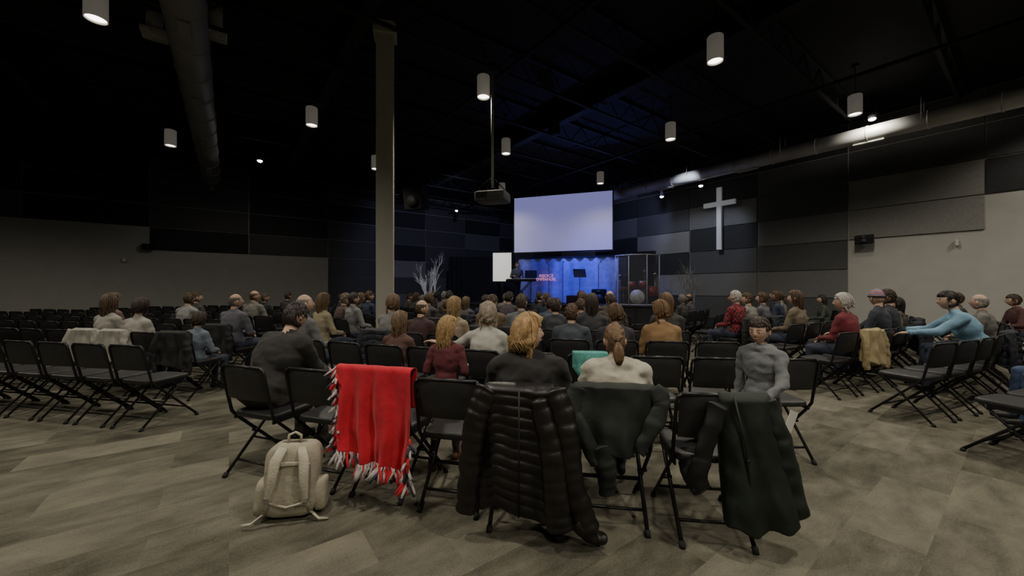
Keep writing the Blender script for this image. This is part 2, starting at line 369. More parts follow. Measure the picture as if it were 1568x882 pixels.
def figure(name,lean=4,yaw=0,pitch=0,arms='lap',hair='short',NC=60,fem=False,bulk=1.0,seed=1,stand=False,child=False,vox=.015,hoodie=False,dress=False,wr_amp=.006,sw=None):
    mb=MB(); pr=[]; prims=MB()
    a=math.radians(lean); u=V((0,math.sin(a),math.cos(a))); f=V((0,math.cos(a),-math.sin(a))); Ru=Matrix.Rotation(-a,3,'X')
    def cap(p,q_,r1,r2,l): pr.append(('c',V(p),V(q_),r1,r2,l)); prims.tube([p,(V(p)+V(q_))/2,q_],[r1,(r1+r2)/2,r2],0,12,1,None,True)
    def ell(c,r,l,R=Ru,e=1): pr.append(('e',V(c),V(r),R.inverted(),0,l)); prims.ell(c,r,0,R,e,18,12)
    P=V((0,0,.90)) if stand else V((0,-.06,.575))
    sw=sw or (.165 if fem else .185); b=bulk
    ell(P,(.158*b,.122*b,.115),PAN); ell(P+u*.09,(.15*b,.115*b,.13),TOP); ell(P+u*.05,(.165*b,.13*b,.07),TOP)
    ell(P+u*.30,(.168*b,.12*b,.20),TOP,Ru,.9)
    cap(P+u*.425+V((-sw+.03,0,0)),P+u*.425+V((sw-.03,0,0)),.066*b,.066*b,TOP)
    if fem: 
        for s in(-1,1): ell(P+u*.30+f*.085+V((.065*s,0,0)),(.06,.05,.06),TOP)
    for s in(-1,1): cap(P+u*.50,P+u*.445+V((s*sw*.8,0,0)),.050,.046*b,TOP)
    if hoodie:
        ell(P+u*.455-f*.075,(.125,.06,.065),TOP); ell(P+u*.36-f*.085,(.09,.045,.10),TOP); ell(P+u*.49,(.095,.095,.05),TOP)
    hd=(u*.5+V((0,.1,1))*.5).normalized(); Hc=P+u*.50+hd*.155+V((0,.012,0))
    cap(P+u*.46,P+u*.50+hd*.08,.055*(.9 if fem else 1),.05*(.88 if fem else 1),SK)
    wr=[]
    for s in(-1,1):
        S_=P+u*.425+V((s*sw,0,0)); ar=arms if isinstance(arms,str) else arms[0 if s<0 else 1]
        if stand:
            if ar=='down': E=S_+V((s*.05,-.04,-.27)); W=E+V((s*.0,.09,-.23))
            elif ar=='bent': E=S_+V((s*.07,-.05,-.25)); W=E+V((-s*.06,.22,.02))
            elif ar=='swing': E=S_+V((s*.08,.12,-.24)); W=E+V((-s*.02,.21,-.10))
        else:
            E=S_+V((s*.06,.07,-.27)); W=V((s*.07,P.y+.33,P.z+.12))
            if ar=='knees': E=V((s*.19,.30,.68)); W=V((s*.05,.50,.66))
            if ar=='out': E=S_+V((s*.22,.06,-.13)); W=E+V((s*.20,-.02,.04))
            if ar=='table': E=S_+V((s*.04,.22,-.18)); W=E+V((-s*.03,.25,-.03))
        ab=b
        cap(S_,E,.058*ab,.049*ab,TOP); cap(E,W,.047*ab,.034*ab,TOP); wr.append((s,E,W,ar))
    for s in(-1,1):
        if stand:
            st=.10*s; K=V((.085*s,.02+st,.48)); A=V((.085*s,-.03+st*1.5-(0.04 if s<0 else 0),.085))
            cap(P+V((.085*s,0,-.03)),K,.083,.058,PAN); cap(K,A,.056,.042,PAN)
        else:
            w_=.13 if not fem else .09; K=V((w_*s,.39,.54)); A=V((w_*s*1.05,.36+.06*((seed+s)%2),.10))
            cap(P+V((.09*s,.03,-.03)),K,.088*min(b,1.08),.062,PAN); cap(K,A,.06,.045,PAN)
        cap(A+V((0,-.03,-.04)),A+V((.012*s,.14,-.05)),.042,.034,SHO)
    if dress: ell(P+V((0,0,-.12)),(.17,.14,.22),TOP,Matrix.Identity(3))
    vs,fs=remesh(prims,vox,5)
    vv=[V(x) for x in vs]
    def dist(p,q_):
        if q_[0]=='c':
            ab_=q_[2]-q_[1]; t=max(0,min(1,(p-q_[1]).dot(ab_)/ab_.length_squared)); return (p-(q_[1]+ab_*t)).length-(q_[3]*(1-t)+q_[4]*t)
        l=q_[3]@(p-q_[1]); r=q_[2]; l=V((l.x/r.x,l.y/r.y,l.z/r.z)); return (l.length-1)*min(r)
    vl={}
    for fc in fs:
        c=sum((vv[i] for i in fc),V())/len(fc); best=min(pr,key=lambda q_:dist(c,q_)-(.006 if q_[5]==TOP else 0)); mb.f.append(fc); mb.m.append(best[5]); mb.s.append(True)
        for i in fc: vl[i]=best[5]
    for i,p in enumerate(vv):
        if vl.get(i) in (TOP,PAN):
            n_=noise.noise_vector(V((p.x*9,p.y*9,p.z*15+seed)))*wr_amp+noise.noise_vector(p*22)*wr_amp*.3
            vs[i]=tuple(p+n_*1.6)
    mb.v=[tuple(x) for x in vs]
    hk=1.0 if not child else 1.13
    Hm=Matrix.Translation(Hc+ (V((0,0,.01)) if child else V()))@Matrix.Rotation(math.radians(yaw),4,'Z')@Matrix.Rotation(math.radians(pitch),4,'X')
    head(mb,Hm,hair,NC,seed,hk,child)
    for s,E,W,ar in wr:
        d=(W-E).normalized(); mb.tube([W-d*.03,W+d*.012],[.027,.024],SK,10)
        mb.tube([W-d*.02,W-d*.0],[.036*b,.035*b],TOP,12)
        nr=V((0,0,1)) if ar not in('down',) else V((s,0,0))
        hand(mb,W,d+(V((-s*.3,0,-.25)) if ar=='lap' else V()),nr,-s if ar!='down' else 1,.45,1.0)
    return mb.mesh(name,[chm[0]]*8)
def dress(o,sk,top,pan,hair_,shoe=(.02,.02,.02),topm=None,hm=None):
    ms=[skin(sk),topm or cloth(top),cloth(pan,'trousers'),mat('shoe_leather_%d'%int(shoe[0]*200),shoe,.5),hm or hairm(hair_),mat('eye_white',(.6,.58,.55),.3,.02),mat('eye_dark',(.02,.015,.012),.3,.1),mat('lips',(.42,.16,.14),.5,.05)]
    for i,m in enumerate(ms): o.material_slots[i].link='OBJECT'; o.material_slots[i].material=m
T={}
T['m1']=figure('seated_man',2,0,0,'lap','short',0,False,1.02,1)
T['m2']=figure('seated_man',8,28,-4,'lap','short',0,False,1.08,2)
T['m3']=figure('seated_man',5,-20,0,'lap','balding',0,False,1.1,3)
T['m4']=figure('seated_man',30,4,-25,'knees','short',0,False,1.30,4,vox=.013,wr_amp=.009,sw=.20)
T['m6']=figure('seated_man',12,-12,-8,'lap','short',0,False,1.12,14)
T['w1']=figure('seated_woman',3,10,0,'lap','long',90,True,1.0,5)
T['w2']=figure('seated_woman',4,-25,0,'lap','pony',60,True,.98,6)
T['w3']=figure('seated_woman',6,30,-5,'lap','bob',90,True,1.05,7)
T['m5']=figure('seated_man',3,-35,0,('lap','knees'),'cap',0,False,1.05,8)
SKN=[(.52,.34,.25),(.56,.38,.29),(.46,.29,.21),(.30,.17,.11),(.54,.36,.27)]
HR=[(.03,.02,.015),(.05,.03,.02),(.075,.045,.028),(.02,.016,.015),(.12,.08,.045),(.16,.155,.15),(.085,.05,.03),(.035,.022,.016)]
TP=[(.03,.03,.035),(.05,.05,.06),(.09,.09,.10),(.02,.03,.06),(.17,.165,.15),(.08,.03,.03),(.05,.06,.05),(.03,.03,.03),(.06,.08,.12),(.07,.055,.045),(.04,.04,.04)]
PT=[(.03,.04,.08),(.02,.02,.025),(.08,.07,.06),(.05,.06,.1)]
# ---------------------------------------------------------------- seats
seats=[]
S1=V((3.0,15)); S2=V((1.0,13)); col=V((-2.08,6.3))
Rk=[12.88,11.7]+[10.75-.95*i for i in range(6)]
def inside(p):
    v=p.x*math.cos(RA)+p.y*math.sin(RA); u_=-p.x*math.sin(RA)+p.y*math.cos(RA)
    return v<VR-.7 and u_<UF-.8 and v>VL+.6 and u_>UB+.6
def addseat(p,ang,row,sec):
    if not inside(p) or (p-col).length<.85: return
    seats.append([p.x,p.y,ang,row,sec,None])
for bx,by,dg in((-1.95,2.77,20),(-1.40,2.66,17),(-.90,2.52,15),(-.40,2.36,12),(.05,2.17,9),(.58,2.18,8),(1.10,2.04,7)):
    g=math.radians(dg); addseat(V((bx+.285*math.sin(g),by+.285*math.cos(g))),-g,0,'C')
for k,R in enumerate(Rk):
    if k==0: continue
    a0=math.asin((-.24-3.0)/R) if k==1 else -.4+random.uniform(-.02,.02)
    st=.5/R
    for j in range(-60,40):
        th=a0+j*st
        if abs(th)>1.35: continue
        p=V((S1.x+R*math.sin(th),S1.y-R*math.cos(th)))
        xl=-2.05-.35*(p.y-2.9)
        if xl-.05<=p.x<=2.3: addseat(p,math.atan2(-(S1-p).x,(S1-p).y),k,'C')
gl=math.radians(12); fL=V((math.sin(gl),math.cos(gl))); rL=V((-math.cos(gl),math.sin(gl)))
for k in range(9):
    for j in range(-6,22):
        p=V((-3.25,3.95))+fL*(.9*k)+rL*(.5*j+ (.1 if k%2 else 0))
        if p.x<-2.05-.35*(p.y-2.9)-.95 and (k>0 or j>=0): addseat(p,-gl,k,'L')
for k in range(7):
    R=10.35-.93*k
    for j in range(40):
        th=math.asin(min(.99,3.15/R))+j*.5/R + (.02 if k%2 else 0)
        if th>1.35: break
        p=V((S2.x+R*math.sin(th),S2.y-R*math.cos(th)))
        if p.y>10.6: break
        addseat(p,math.atan2(-(S2-p).x,(S2-p).y),k,'R')
for s in seats: place(chair_me,'folding_chair',(s[0],s[1],0),s[2]+random.uniform(-.05,.05) if s[3]>0 else s[2])
def near(px,d,row=None,sec=None):
    x=(px-784)/588*d; best=None
    for s in seats:
        if s[5]: continue
        if row is not None and s[3]!=row: continue
        if sec and s[4]!=sec: continue
        q_=(s[0]-x)**2+(s[1]-d)**2
        if best is None or q_<best[0]: best=(q_,s)
    return best[1]
def sit(px,d,key,top,pan=(.03,.04,.07),hair_=(.1,.06,.03),sk=(.54,.36,.27),sc=.97,row=None,sec=None,name=None,topm=None,hm=None,rot=0,dx=0,dy=0):
    s=near(px,d,row,sec); s[5]=True; me=T[key]
    o=place(me,name or me.name.split('.')[0],(s[0]+dx,s[1]+dy,0),s[2]+rot,sc); dress(o,sk,top,pan,tuple(h*.75 for h in hair_),topm=topm,hm=hm); return s
T['h1']=figure('seated_woman',4,-62,0,'lap','messy',520,True,1.42,21,vox=.012,wr_amp=.012,sw=.205)
T['h2']=figure('seated_woman',9,4,-10,'lap','pony',260,True,1.30,22,vox=.012,hoodie=True,wr_amp=.010,sw=.19)
T['lady']=figure('seated_woman',6,22,-5,('out','lap'),'bob',240,True,1.08,23,vox=.013)
T['blue']=figure('seated_man',26,14,-8,'table','short',0,False,1.12,24,vox=.014)
R0=sorted([s for s in seats if s[3]==0 and s[4]=='C'],key=lambda s:s[0])
def sit0(i,key,top,hair_,sc,dx=0,dy=0,pan=(.03,.03,.035),rot=0):
    s=R0[i]; s[5]=True; o=place(T[key],T[key].name.split('.')[0],(s[0]+dx,s[1]+dy,0),s[2]+rot,sc); dress(o,(.56,.37,.28),top,pan,hair_)
sit0(4,'h1',(.012,.011,.012),(.36,.23,.105),.90,.01,.02)
sit0(5,'h2',(.44,.415,.35),(.15,.085,.042),.86,.06,.06)
sit0(0,'m4',(.020,.019,.019),(.025,.018,.015),1.0,-.09,.02,(.045,.038,.034),.0)
sit(748,3.75,'lady',(.40,.39,.36),hair_=(.36,.30,.22),row=1,sc=.93)
sit(350,4.7,'m3',(.13,.13,.135),hair_=(.25,.22,.2),sc=.98,sec='C')
sit(625,4.6,'m3',(.06,.03,.03),hair_=(.10,.06,.03),sc=.92); sit(700,4.6,'w1',(.30,.24,.17),hair_=(.38,.25,.12),sc=.95); sit(660,4.6,'w1',(.10,.05,.04),hair_=(.2,.13,.07),sc=.85)
sit(865,4.5,'m1',(.06,.07,.09),hair_=(.12,.07,.04),sc=.9); sit(945,4.6,'w3',(.04,.04,.05),hair_=(.14,.08,.04),sc=.9)
sit(1003,4.7,'w3',(.28,.17,.08),hair_=(.22,.12,.055),sc=.93); sit(1035,4.8,'w1',(.04,.04,.04),hair_=(.18,.10,.05),sc=.98)
sit(735,5.6,'m6',(.2,.14,.09),hair_=(.10,.06,.03)); sit(800,5.6,'m1',(.15,.165,.18),hair_=(.10,.075,.05)); sit(845,5.6,'m1',(.05,.05,.06),hair_=(.06,.04,.03),sc=.93); sit(895,5.6,'w1',(.05,.05,.06),hair_=(.06,.04,.03)); sit(640,5.6,'w3',(.2,.2,.2),hair_=(.2,.12,.07))
sit(545,5.5,'w1',(.35,.3,.2),hair_=(.2,.13,.07)); sit(500,6.2,'m1',(.2,.2,.21),hair_=(.05,.04,.03)); sit(575,6.6,'m2',(.07,.06,.06))
sit(410,6.4,'m3',(.12,.12,.15),hair_=(.15,.14,.12)); sit(368,5.8,'m6',(.08,.05,.045),hair_=(.2,.16,.13),sec='C'); sit(405,5.5,'w3',(.14,.17,.22),hair_=(.05,.03,.02),sc=.8)
sit(155,5.4,'w1',(.36,.34,.31),hair_=(.12,.08,.05),sec='L'); sit(205,5.4,'w3',(.38,.36,.33),hair_=(.05,.03,.025),sec='L',sc=.93); sit(165,6.3,'w1',(.16,.10,.09),hair_=(.2,.13,.07),sec='L'); sit(240,7,'m2',(.28,.28,.28),sec='L'); sit(270,8,'w2',(.06,.06,.06),sec='L')
plaid=D.materials.new('red_plaid_fabric'); plaid.use_nodes=True; nt=plaid.node_tree; pb=nt.nodes['Principled BSDF']; pb.inputs['Roughness'].default_value=.9
ck=nt.nodes.new('ShaderNodeTexChecker'); ck.inputs['Scale'].default_value=22; ck.inputs['Color1'].default_value=(.3,.03,.04,1); ck.inputs['Color2'].default_value=(.05,.02,.03,1)
tc=nt.nodes.new('ShaderNodeTexCoord'); nt.links.new(tc.outputs['Object'],ck.inputs['Vector']); nt.links.new(ck.outputs['Color'],pb.inputs['Base Color'])
knit=D.materials.new('striped_knit'); knit.use_nodes=True; nt=knit.node_tree; pb=nt.nodes['Principled BSDF']; pb.inputs['Roughness'].default_value=.95
wv=nt.nodes.new('ShaderNodeTexWave'); wv.bands_direction='Z'; wv.inputs['Scale'].default_value=9; wv.inputs['Distortion'].default_value=1
cr=nt.nodes.new('ShaderNodeValToRGB'); e=cr.color_ramp.elements; e[0].color=(.4,.03,.04,1); e[1].color=(.03,.06,.3,1); x=e.new(.5); x.color=(.5,.45,.4,1)
tc=nt.nodes.new('ShaderNodeTexCoord'); nt.links.new(tc.outputs['Object'],wv.inputs['Vector']); nt.links.new(wv.outputs['Fac'],cr.inputs['Fac']); nt.links.new(cr.outputs['Color'],pb.inputs['Base Color'])
tanseat=sit(1255,5.6,'w3',(.15,.02,.03),hair_=(.6,.57,.53),sec='R',sc=.98)
sit(1130,7.2,'m1',(.4,.05,.05),hair_=(.6,.57,.53),sec='R',topm=plaid,sc=1.0); sit(1165,7.4,'m2',(.2,.19,.17),sec='R'); sit(1190,6.6,'w1',(.16,.13,.09),hair_=(.10,.06,.035),sec='R',sc=1.0); sit(1210,7.5,'m1',(.1,.1,.12),sec='R')
sit(1303,6.0,'m5',(.03,.035,.05),sec='R',hm=knit,sc=1.02); sit(1350,6.3,'m6',(.12,.15,.08),sec='R',hair_=(.04,.03,.02)); sit(1380,5.9,'m1',(.03,.035,.045),sec='R',hair_=(.05,.03,.02),sc=1.02); sit(1425,6.0,'m3',(.15,.14,.13),sec='R',hair_=(.3,.28,.26)); 
sit(1495,5.2,'blue',(.20,.36,.50),hair_=(.03,.02,.018),sec='R',sc=1.05,rot=.35)
sit(1600,3.9,'m6',(.06,.08,.12),pan=(.05,.08,.17),sec='R',rot=.5)
for s in seats:
    if s[5]: continue
    d=s[1]; pr_=0
    if s[4]=='C' and d>6.0: pr_=.46
    if s[4]=='R' and d>6.8: pr_=.34
    if s[4]=='L' and s[0]>-7.0 and d>8 : pr_=.25
    if random.random()<pr_:
        s[5]=True; k=random.choice(['m1','m2','m3','w1','w2','w3','m1','m6','w2','m6','m2'])
        o=place(T[k],T[k].name.split('.')[0],(s[0],s[1],0),s[2]+random.uniform(-.12,.12),random.uniform(.88,1.0))
        dress(o,random.choice(SKN),random.choice(TP),random.choice(PT),random.choice(HR))
boy=figure('standing_boy',3,8,-10,('swing','down'),'short',0,False,1.05,31,stand=True,child=True,vox=.012,hoodie=True,wr_amp=.010)
o=place(boy,'standing_boy',(1.80,2.76,0),math.radians(118),.70); dress(o,(.52,.34,.26),(.16,.17,.18),(.02,.02,.025),(.04,.025,.017))
girl=figure('standing_girl',4,-40,-4,('bent','bent'),'long',200,True,.95,32,stand=True,child=True,vox=.012,dress=True)
o=place(girl,'standing_girl',(-.53,3.08,0),math.radians(-10),.685); dress(o,(.56,.38,.29),(.10,.02,.027),(.05,.03,.03),(.33,.215,.095),shoe=(.15,.07,.03))
# ---------------------------------------------------------------- garments on chairs (chair-local)
def lerp(a,b,t): return a+(b-a)*t
def coat(mb,m,W,zt,zb,quilt=0,fold=.01,cx=(0,0),seed=0,th0=.055,th1=.075,yb=-.275,wrk=.015,hem=.015):
    n,K=90,90; vs=[];fs=[]
    for i in range(n+1):
        t=i/n; z=lerp(zt,zb,t); w=W[0]+(W[1]-W[0])*min(1,2*t) if t<.5 else W[1]+(W[2]-W[1])*(2*t-1)
        th=lerp(th0,th1,t); c=lerp(cx[0],cx[1],t**1.3)
        e=min(1,(t/.05))**.5 if t<.05 else (min(1,(1-t)/.03)**.5 if t>.97 else 1)
        th*=max(.1,e); w*=.93+.07*e
        for k in range(K):
            a=2*math.pi*k/K; x=w/2*sp(math.cos(a),.65); pf=0
            if quilt:
                zz=zt-z+.008*math.sin(x*14+seed)+.01*noise.noise(V((x*5,z*4,seed)))
                pf=.013*(abs(math.sin(math.pi*zz/quilt))**.5-.5)
            fx=fold*(.3+t)*(math.sin(x*26+seed+2.5*t)+.6*math.sin(x*47+seed*2-3*t))
            nn=noise.noise(V((x*7+seed,z*4.5,0)))*wrk+noise.noise(V((x*17+seed,z*9,1)))*wrk*.4
            vs.append((c+x*(1+pf/w*1.5)+nn*.5,yb-.02*t+(th+pf)*sp(math.sin(a),.75)+fx+nn,z+hem*(math.sin(x*9+seed)+noise.noise(V((x*12,seed,0))))*t))
    for i in range(n):
        for k in range(K):
            a=i*K+k;b=i*K+(k+1)%K; fs.append((a,b,b+K,a+K))
    fs.append(tuple(range(K-1,-1,-1))); fs.append(tuple(range(n*K,n*K+K)))
    mb.add(vs,fs,m)
def sleeve(mb,m,pts,r0,r1,quilt=0,sq=.75,seed=0,wrk=.16):
    P=[V(p) for p in pts]; out=[];rr=[]; n=70; o=len(mb.v)
    for i in range(n+1):
        t=i/n*(len(P)-1); k=min(int(t),len(P)-2); f=t-k; p0=P[max(k-1,0)];p1=P[k];p2=P[k+1];p3=P[min(k+2,len(P)-1)]
        p=.5*((2*p1)+(p2-p0)*f+(2*p0-5*p1+4*p2-p3)*f*f+(3*p1-p0-3*p2+p3)*f**3); out.append(p); s=i/n
        r=lerp(r0,r1,s)
        if quilt: r+=.008*(abs(math.sin(s*math.pi*quilt+.3*math.sin(s*20)))**.5-.6)
        else: r*=1+.5*wrk*noise.noise(V((s*11,seed,0)))
        rr.append(r)
    rr[0]*=.5; rr[1]*=.8; rr[-1]*=.75
    mb.tube(out,rr,m,24,sq)
    for i in range(o,len(mb.v)):
        p=V(mb.v[i]); nv_=noise.noise_vector(V((p.x*14,p.y*14,p.z*14+seed)))*(.013 if not quilt else .009); mb.v[i]=tuple(p+nv_)
def on(s,mb,name,mats): return mb.obj(name,mats,(s[0],s[1],0),s[2])
puf=mat('puffer_nylon_dark',(.009,.0075,.0075),.42,.2,10,.12); gr=mat('jacket_dark_green_grey',(.013,.017,.016),.7,.2,12,.12); gc=mat('coat_forest_green',(.007,.013,.0095),.65,.2,10,.12); lin=mat('coat_lining_black',(.007,.007,.008),.6)
s=R0[4]; q=MB()
coat(q,0,(.40,.46,.47),.865,.14,.058,.006,(0,0.0),3,.06,.07,-.285,.018,.03)
sleeve(q,0,[(-.18,-.30,.84),(-.245,-.34,.66),(-.275,-.36,.42),(-.30,-.36,.15)],.07,.055,12); 
sleeve(q,0,[(.18,-.29,.84),(.25,-.33,.6),(.28,-.34,.35),(.37,-.34,.1)],.075,.065,12)
sleeve(q,0,[(.10,-.345,.8),(.17,-.37,.55),(.20,-.38,.3),(.22,-.38,.12)],.05,.075,11)
sleeve(q,0,[(.3,-.34,.16),(.38,-.33,.07),(.46,-.3,.04)],.06,.03,3)
q.tube([(0,-.362,.84),(.003,-.378,.5),(0,-.385,.16)],.005,1,6)
on(s,q,'puffer_coat',[puf,lin])
s=R0[5]; q=MB()
coat(q,0,(.46,.42,.22),.862,.44,0,.012,(0,-.02),8,.05,.055,-.285,.03,.03)
sleeve(q,0,[(-.19,-.29,.84),(-.235,-.32,.72),(-.17,-.35,.58),(-.1,-.35,.42)],.055,.04,0,.6,4); sleeve(q,0,[(.2,-.29,.84),(.25,-.31,.76),(.19,-.34,.63),(.12,-.34,.5)],.055,.04,0,.6,6)
sleeve(q,0,[(-.08,-.33,.52),(-.05,-.34,.40),(-.04,-.33,.25)],.07,.045,0,.7,7)
on(s,q,'dark_green_jacket',[gr])
s=R0[6]; q=MB()
coat(q,0,(.26,.30,.36),.85,.16,0,.014,(.12,.20),5,.05,.075,-.285,.022,.03)
sleeve(q,0,[(.22,-.28,.82),(.29,-.30,.62),(.33,-.3,.42),(.37,-.3,.22)],.05,.065,0,.7,2); sleeve(q,1,[(-.02,-.33,.80),(-.08,-.34,.6),(-.12,-.34,.45),(-.10,-.33,.36)],.05,.04,0,.7,3)
q.ell((.09,-.355,.66),(.010,.006,.010),1); q.ell((.11,-.365,.52),(.010,.006,.010),1)
q.tube([(.05,-.345,.84),(.10,-.36,.6),(.13,-.375,.2)],.006,1,6)
sleeve(q,1,[(-.12,-.02,.55),(-.05,.02,.56),(.02,-.02,.50)],.08,.06,0,.6,3); sleeve(q,1,[(-.1,-.14,.47),(-.13,-.22,.4),(-.08,-.26,.3)],.055,.05,0,.7,5)
on(s,q,'winter_coat',[gc,lin])
s=R0[2]; q=MB(); nx,ny=90,80; vs=[];fs=[]
red=mat('red_fleece',(.52,.012,.03),.95,.12,30,.15,sheen=.1)
def bl(a,t):
    L_=t*.95; 
    if L_<.25: z=.62+L_*1.0; y=-.235
    elif L_<.33: ph=(L_-.25)/.08*math.pi; z=.865+.02*math.sin(ph); y=-.235-.04*(1-math.cos(ph))
    else: z=.865-(L_-.33)*.93; y=-.315-.06*(L_-.33)
    g_=max(0,(L_-.3)/.68); w=.56*(1-.08*g_)
    x=a*w/2+.05*g_+.018*math.sin(t*9+a*3)*g_
    y+=-.01*g_+(.005+.034*g_)*math.sin(a*9+1.6*math.sin(2.3*a+t*1.2)+1)+.012*g_*math.sin(a*21+5*t)+.03*g_*noise.noise(V((a*3,t*5,0)))
    z+= -.06*g_*a+.02*math.sin(a*5)*g_
    if L_<.33: z=min(z,.885)
    return V((x,y,z))
for j in range(ny+1):
    for i in range(nx+1): vs.append(bl(i/nx*2-1,j/ny))
for j in range(ny):
    for i in range(nx): a=j*(nx+1)+i; fs.append((a,a+1,a+nx+2,a+nx+1))
q.add(vs,fs,0)
rn=random.Random(3)
def tassel(p,dirv,l):
    m_=rn.choice([0,1,1,2,1,0]); d=V(dirv); k=V((rn.uniform(-.014,.014),rn.uniform(-.015,.005),0))
    q.tube([p,p+d*l*.25,p+d*l*.3,p+d*l*.65+k*1.5,p+d*l+k*2.5],[.006,.004,.008,.007,.005],m_,6,.4); q.ell(p+d*l*.27,(.008,.008,.006),m_,None,1,8,6)
for i in range(90):
    a=i/89*2-1; p=bl(a,1); tassel(p,(rn.uniform(-.5,.5),rn.uniform(-.3,.1),-1),.085)
for i in range(56):
    t=.34+.66*i/55; tassel(bl(-1,t),(rn.uniform(-.6,.7),-.45,-.8),.065)
for i in range(18):
    t=.75+.25*i/17; tassel(bl(1,t),(.3,-.2,-.9),.07)
o=on(s,q,'fleece_tassel_blanket',[red,mat('fleece_white',(.45,.42,.41),.95,.2,40),mat('fleece_navy',(.04,.04,.065),.95,.2,40)])
sm=o.modifiers.new('t','SOLIDIFY'); sm.thickness=.004
def jacket_mesh(name,m,quilt=0):
    q=MB(); coat(q,0,(.44,.46,.46),.87,.42,quilt,.010,(0,0),random.random()*9,.055,.075,-.285,.03,.03)
    sleeve(q,0,[(-.2,-.29,.84),(-.25,-.33,.68),(-.27,-.34,.5),(-.24,-.34,.36)],.06,.045,0,.7,3); sleeve(q,0,[(.2,-.29,.84),(.25,-.33,.68),(.28,-.34,.5),(.26,-.34,.34)],.06,.045,0,.7,5)
    return q.mesh(name,[m])
tan=mat('tan_canvas',(.34,.275,.15),.85,.2,10,.3)
place(jacket_mesh('tan_jacket',tan),'tan_jacket',(tanseat[0],tanseat[1],0),tanseat[2])
jm_=[jacket_mesh('jacket_on_chair',mat('coat_black',(.012,.012,.013),.7,.2,10,.2)),jacket_mesh('jacket_on_chair',mat('coat_navy',(.014,.017,.026),.7,.2,10,.2),.08),jacket_mesh('jacket_on_chair',mat('coat_cream',(.38,.36,.32),.8,.15,10,.3))]
white=[]
for px,d in((155,5.2),(205,5.2)):
    x=(px-784)/588*d; s=min([s for s in seats if s[5] and s[4]=='L' and s not in white],key=lambda s:(s[0]-x)**2+(s[1]-d)**2); white.append(s); place(jm_[2],'jacket_on_chair',(s[0],s[1],0),s[2])
for s in seats:
    if s is tanseat or s in white or (s[3]==0 and s[4]=='C'): continue
    if s[5] and random.random()<.3: place(jm_[0] if random.random()<.6 else jm_[1],'jacket_on_chair',(s[0],s[1],0),s[2])
s=min([s for s in seats if s[3]==1 and s[4]=='C'],key=lambda s:abs(s[0]-(880-784)/588*3.15)); q=MB(); coat(q,0,(.30,.33,.22),.87,.56,0,.014,(-.02,.02),2,.04,.05,-.29,.03,.05); on(s,q,'teal_scarf',[mat('teal_cotton',(.10,.34,.31),.9,.2,30,.3)])
q=MB(); q.box((0,0,0),(.10,.004,.16)); o=q.obj('paper_bulletin',[mat('white_paper',(.7,.7,.68),.8,.03)],(1.93,2.66,.47),.4); o.rotation_euler=(.15,.35,.5)
# backpack
q=MB()
q.sbox((0,0,.23),(.31,.17,.44),0,None,.45); q.sbox((0,.09,.17),(.25,.09,.26),0,None,.4)
for sx in(-1,1):
    q.sbox((.165*sx,.0,.13),(.07,.13,.2),0,None,.5)
    q.tube([(.055*sx,-.085,.43),(.075*sx,-.125,.36),(.085*sx,-.135,.25),(.10*sx,-.12,.14),(.13*sx,-.09,.05)],[.026,.03,.028,.018,.012],1,10,.35,(0,1,0))
    q.tube([(.13*sx,-.09,.06),(.18*sx,-.11,.02),(.23*sx,-.10,.012)],[.010,.010,.008],1,8,.4)
    q.box((.105*sx,-.128,.14),(.035,.012,.025),2)
q.tube([(-.04,-.04,.44),(-.035,-.04,.49),(0,-.04,.51),(.035,-.04,.49),(.04,-.04,.44)],.009,1,8)
q.tube([(-.13,-.02,.40),(-.06,-.03,.452),(.06,-.03,.452),(.13,-.02,.40)],.006,2,6)
q.sbox((0,-.088,.33),(.2,.02,.02),1); q.tube([(-.11,-.1,.12),(0,-.11,.1),(.11,-.1,.12)],.008,1,6)
for i in range(len(q.v)):
    p=V(q.v[i]); 
    if p.z>.03: q.v[i]=tuple(p+noise.noise_vector(p*11)*.012)
o=q.obj('backpack',[mat('cream_canvas',(.38,.35,.27),.85,.15,12,.3),mat('cream_webbing',(.47,.44,.35),.85,.1,20,.3),mat('buckle_grey',(.2,.19,.17),.5)],(-1.36,2.36,0),.25)
o.rotation_euler=(-.10,.05,.25)
# ---------------------------------------------------------------- stage
stm=mat('stage_black',(.02,.02,.024),.6,.2,6); 
def prism(name,pts,z0,z1,m):
    n=len(pts); vs=[(x,y,z0) for x,y in pts]+[(x,y,z1) for x,y in pts]; fs=[tuple(range(n-1,-1,-1)),tuple(range(n,2*n))]+[(i,(i+1)%n,(i+1)%n+n,i+n) for i in range(n)]
    q=MB(); q.add(vs,fs,0,False); return q.obj(name,[m])
SH=.8
prism('stage_platform',[(-2.2,15.3),(5.6,12.5),(6.1,13.3),(.35,21.0),(-3.4,18.2)],0,SH,stm)
q=MB()
for i in range(14):
    t=(i+.5)/14; x=-2.2+7.8*t; y=15.3-2.8*t; q.box((x-.02,y-.06,.4),(.02,.02,.8))
q.box((1.7,13.87,SH-.02),(8.2,.04,.05),0,Matrix.Rotation(-.345,3,'Z')); q.obj('stage_skirt_trim',[stm])
SR=math.atan2(-1.2,3.41)
q=MB(); q.box((0,0,1.06),(3.62,.03,2.1),0); 
for a,b_ in(((0,0,0),(3.7,.06,.05)),((0,0,2.12),(3.7,.1,.08)),((-1.83,0,1.06),(.04,.05,2.16)),((1.83,0,1.06),(.04,.05,2.16))): q.box(a,b_,1)
q.tube([(-1.5,0,2.1),(-1.5,0,2.4)],.012,1,6); q.tube([(1.5,0,2.1),(1.5,0,2.4)],.012,1,6)
sm_=mat('projected_screen',(.5,.5,.6),.9,.05,1,0,0,(.33,.33,.80),.50)
q.obj('projection_screen',[sm_,jm],(1.8,14.0,2.72),SR)
q=MB(); vs=[];fs=[]
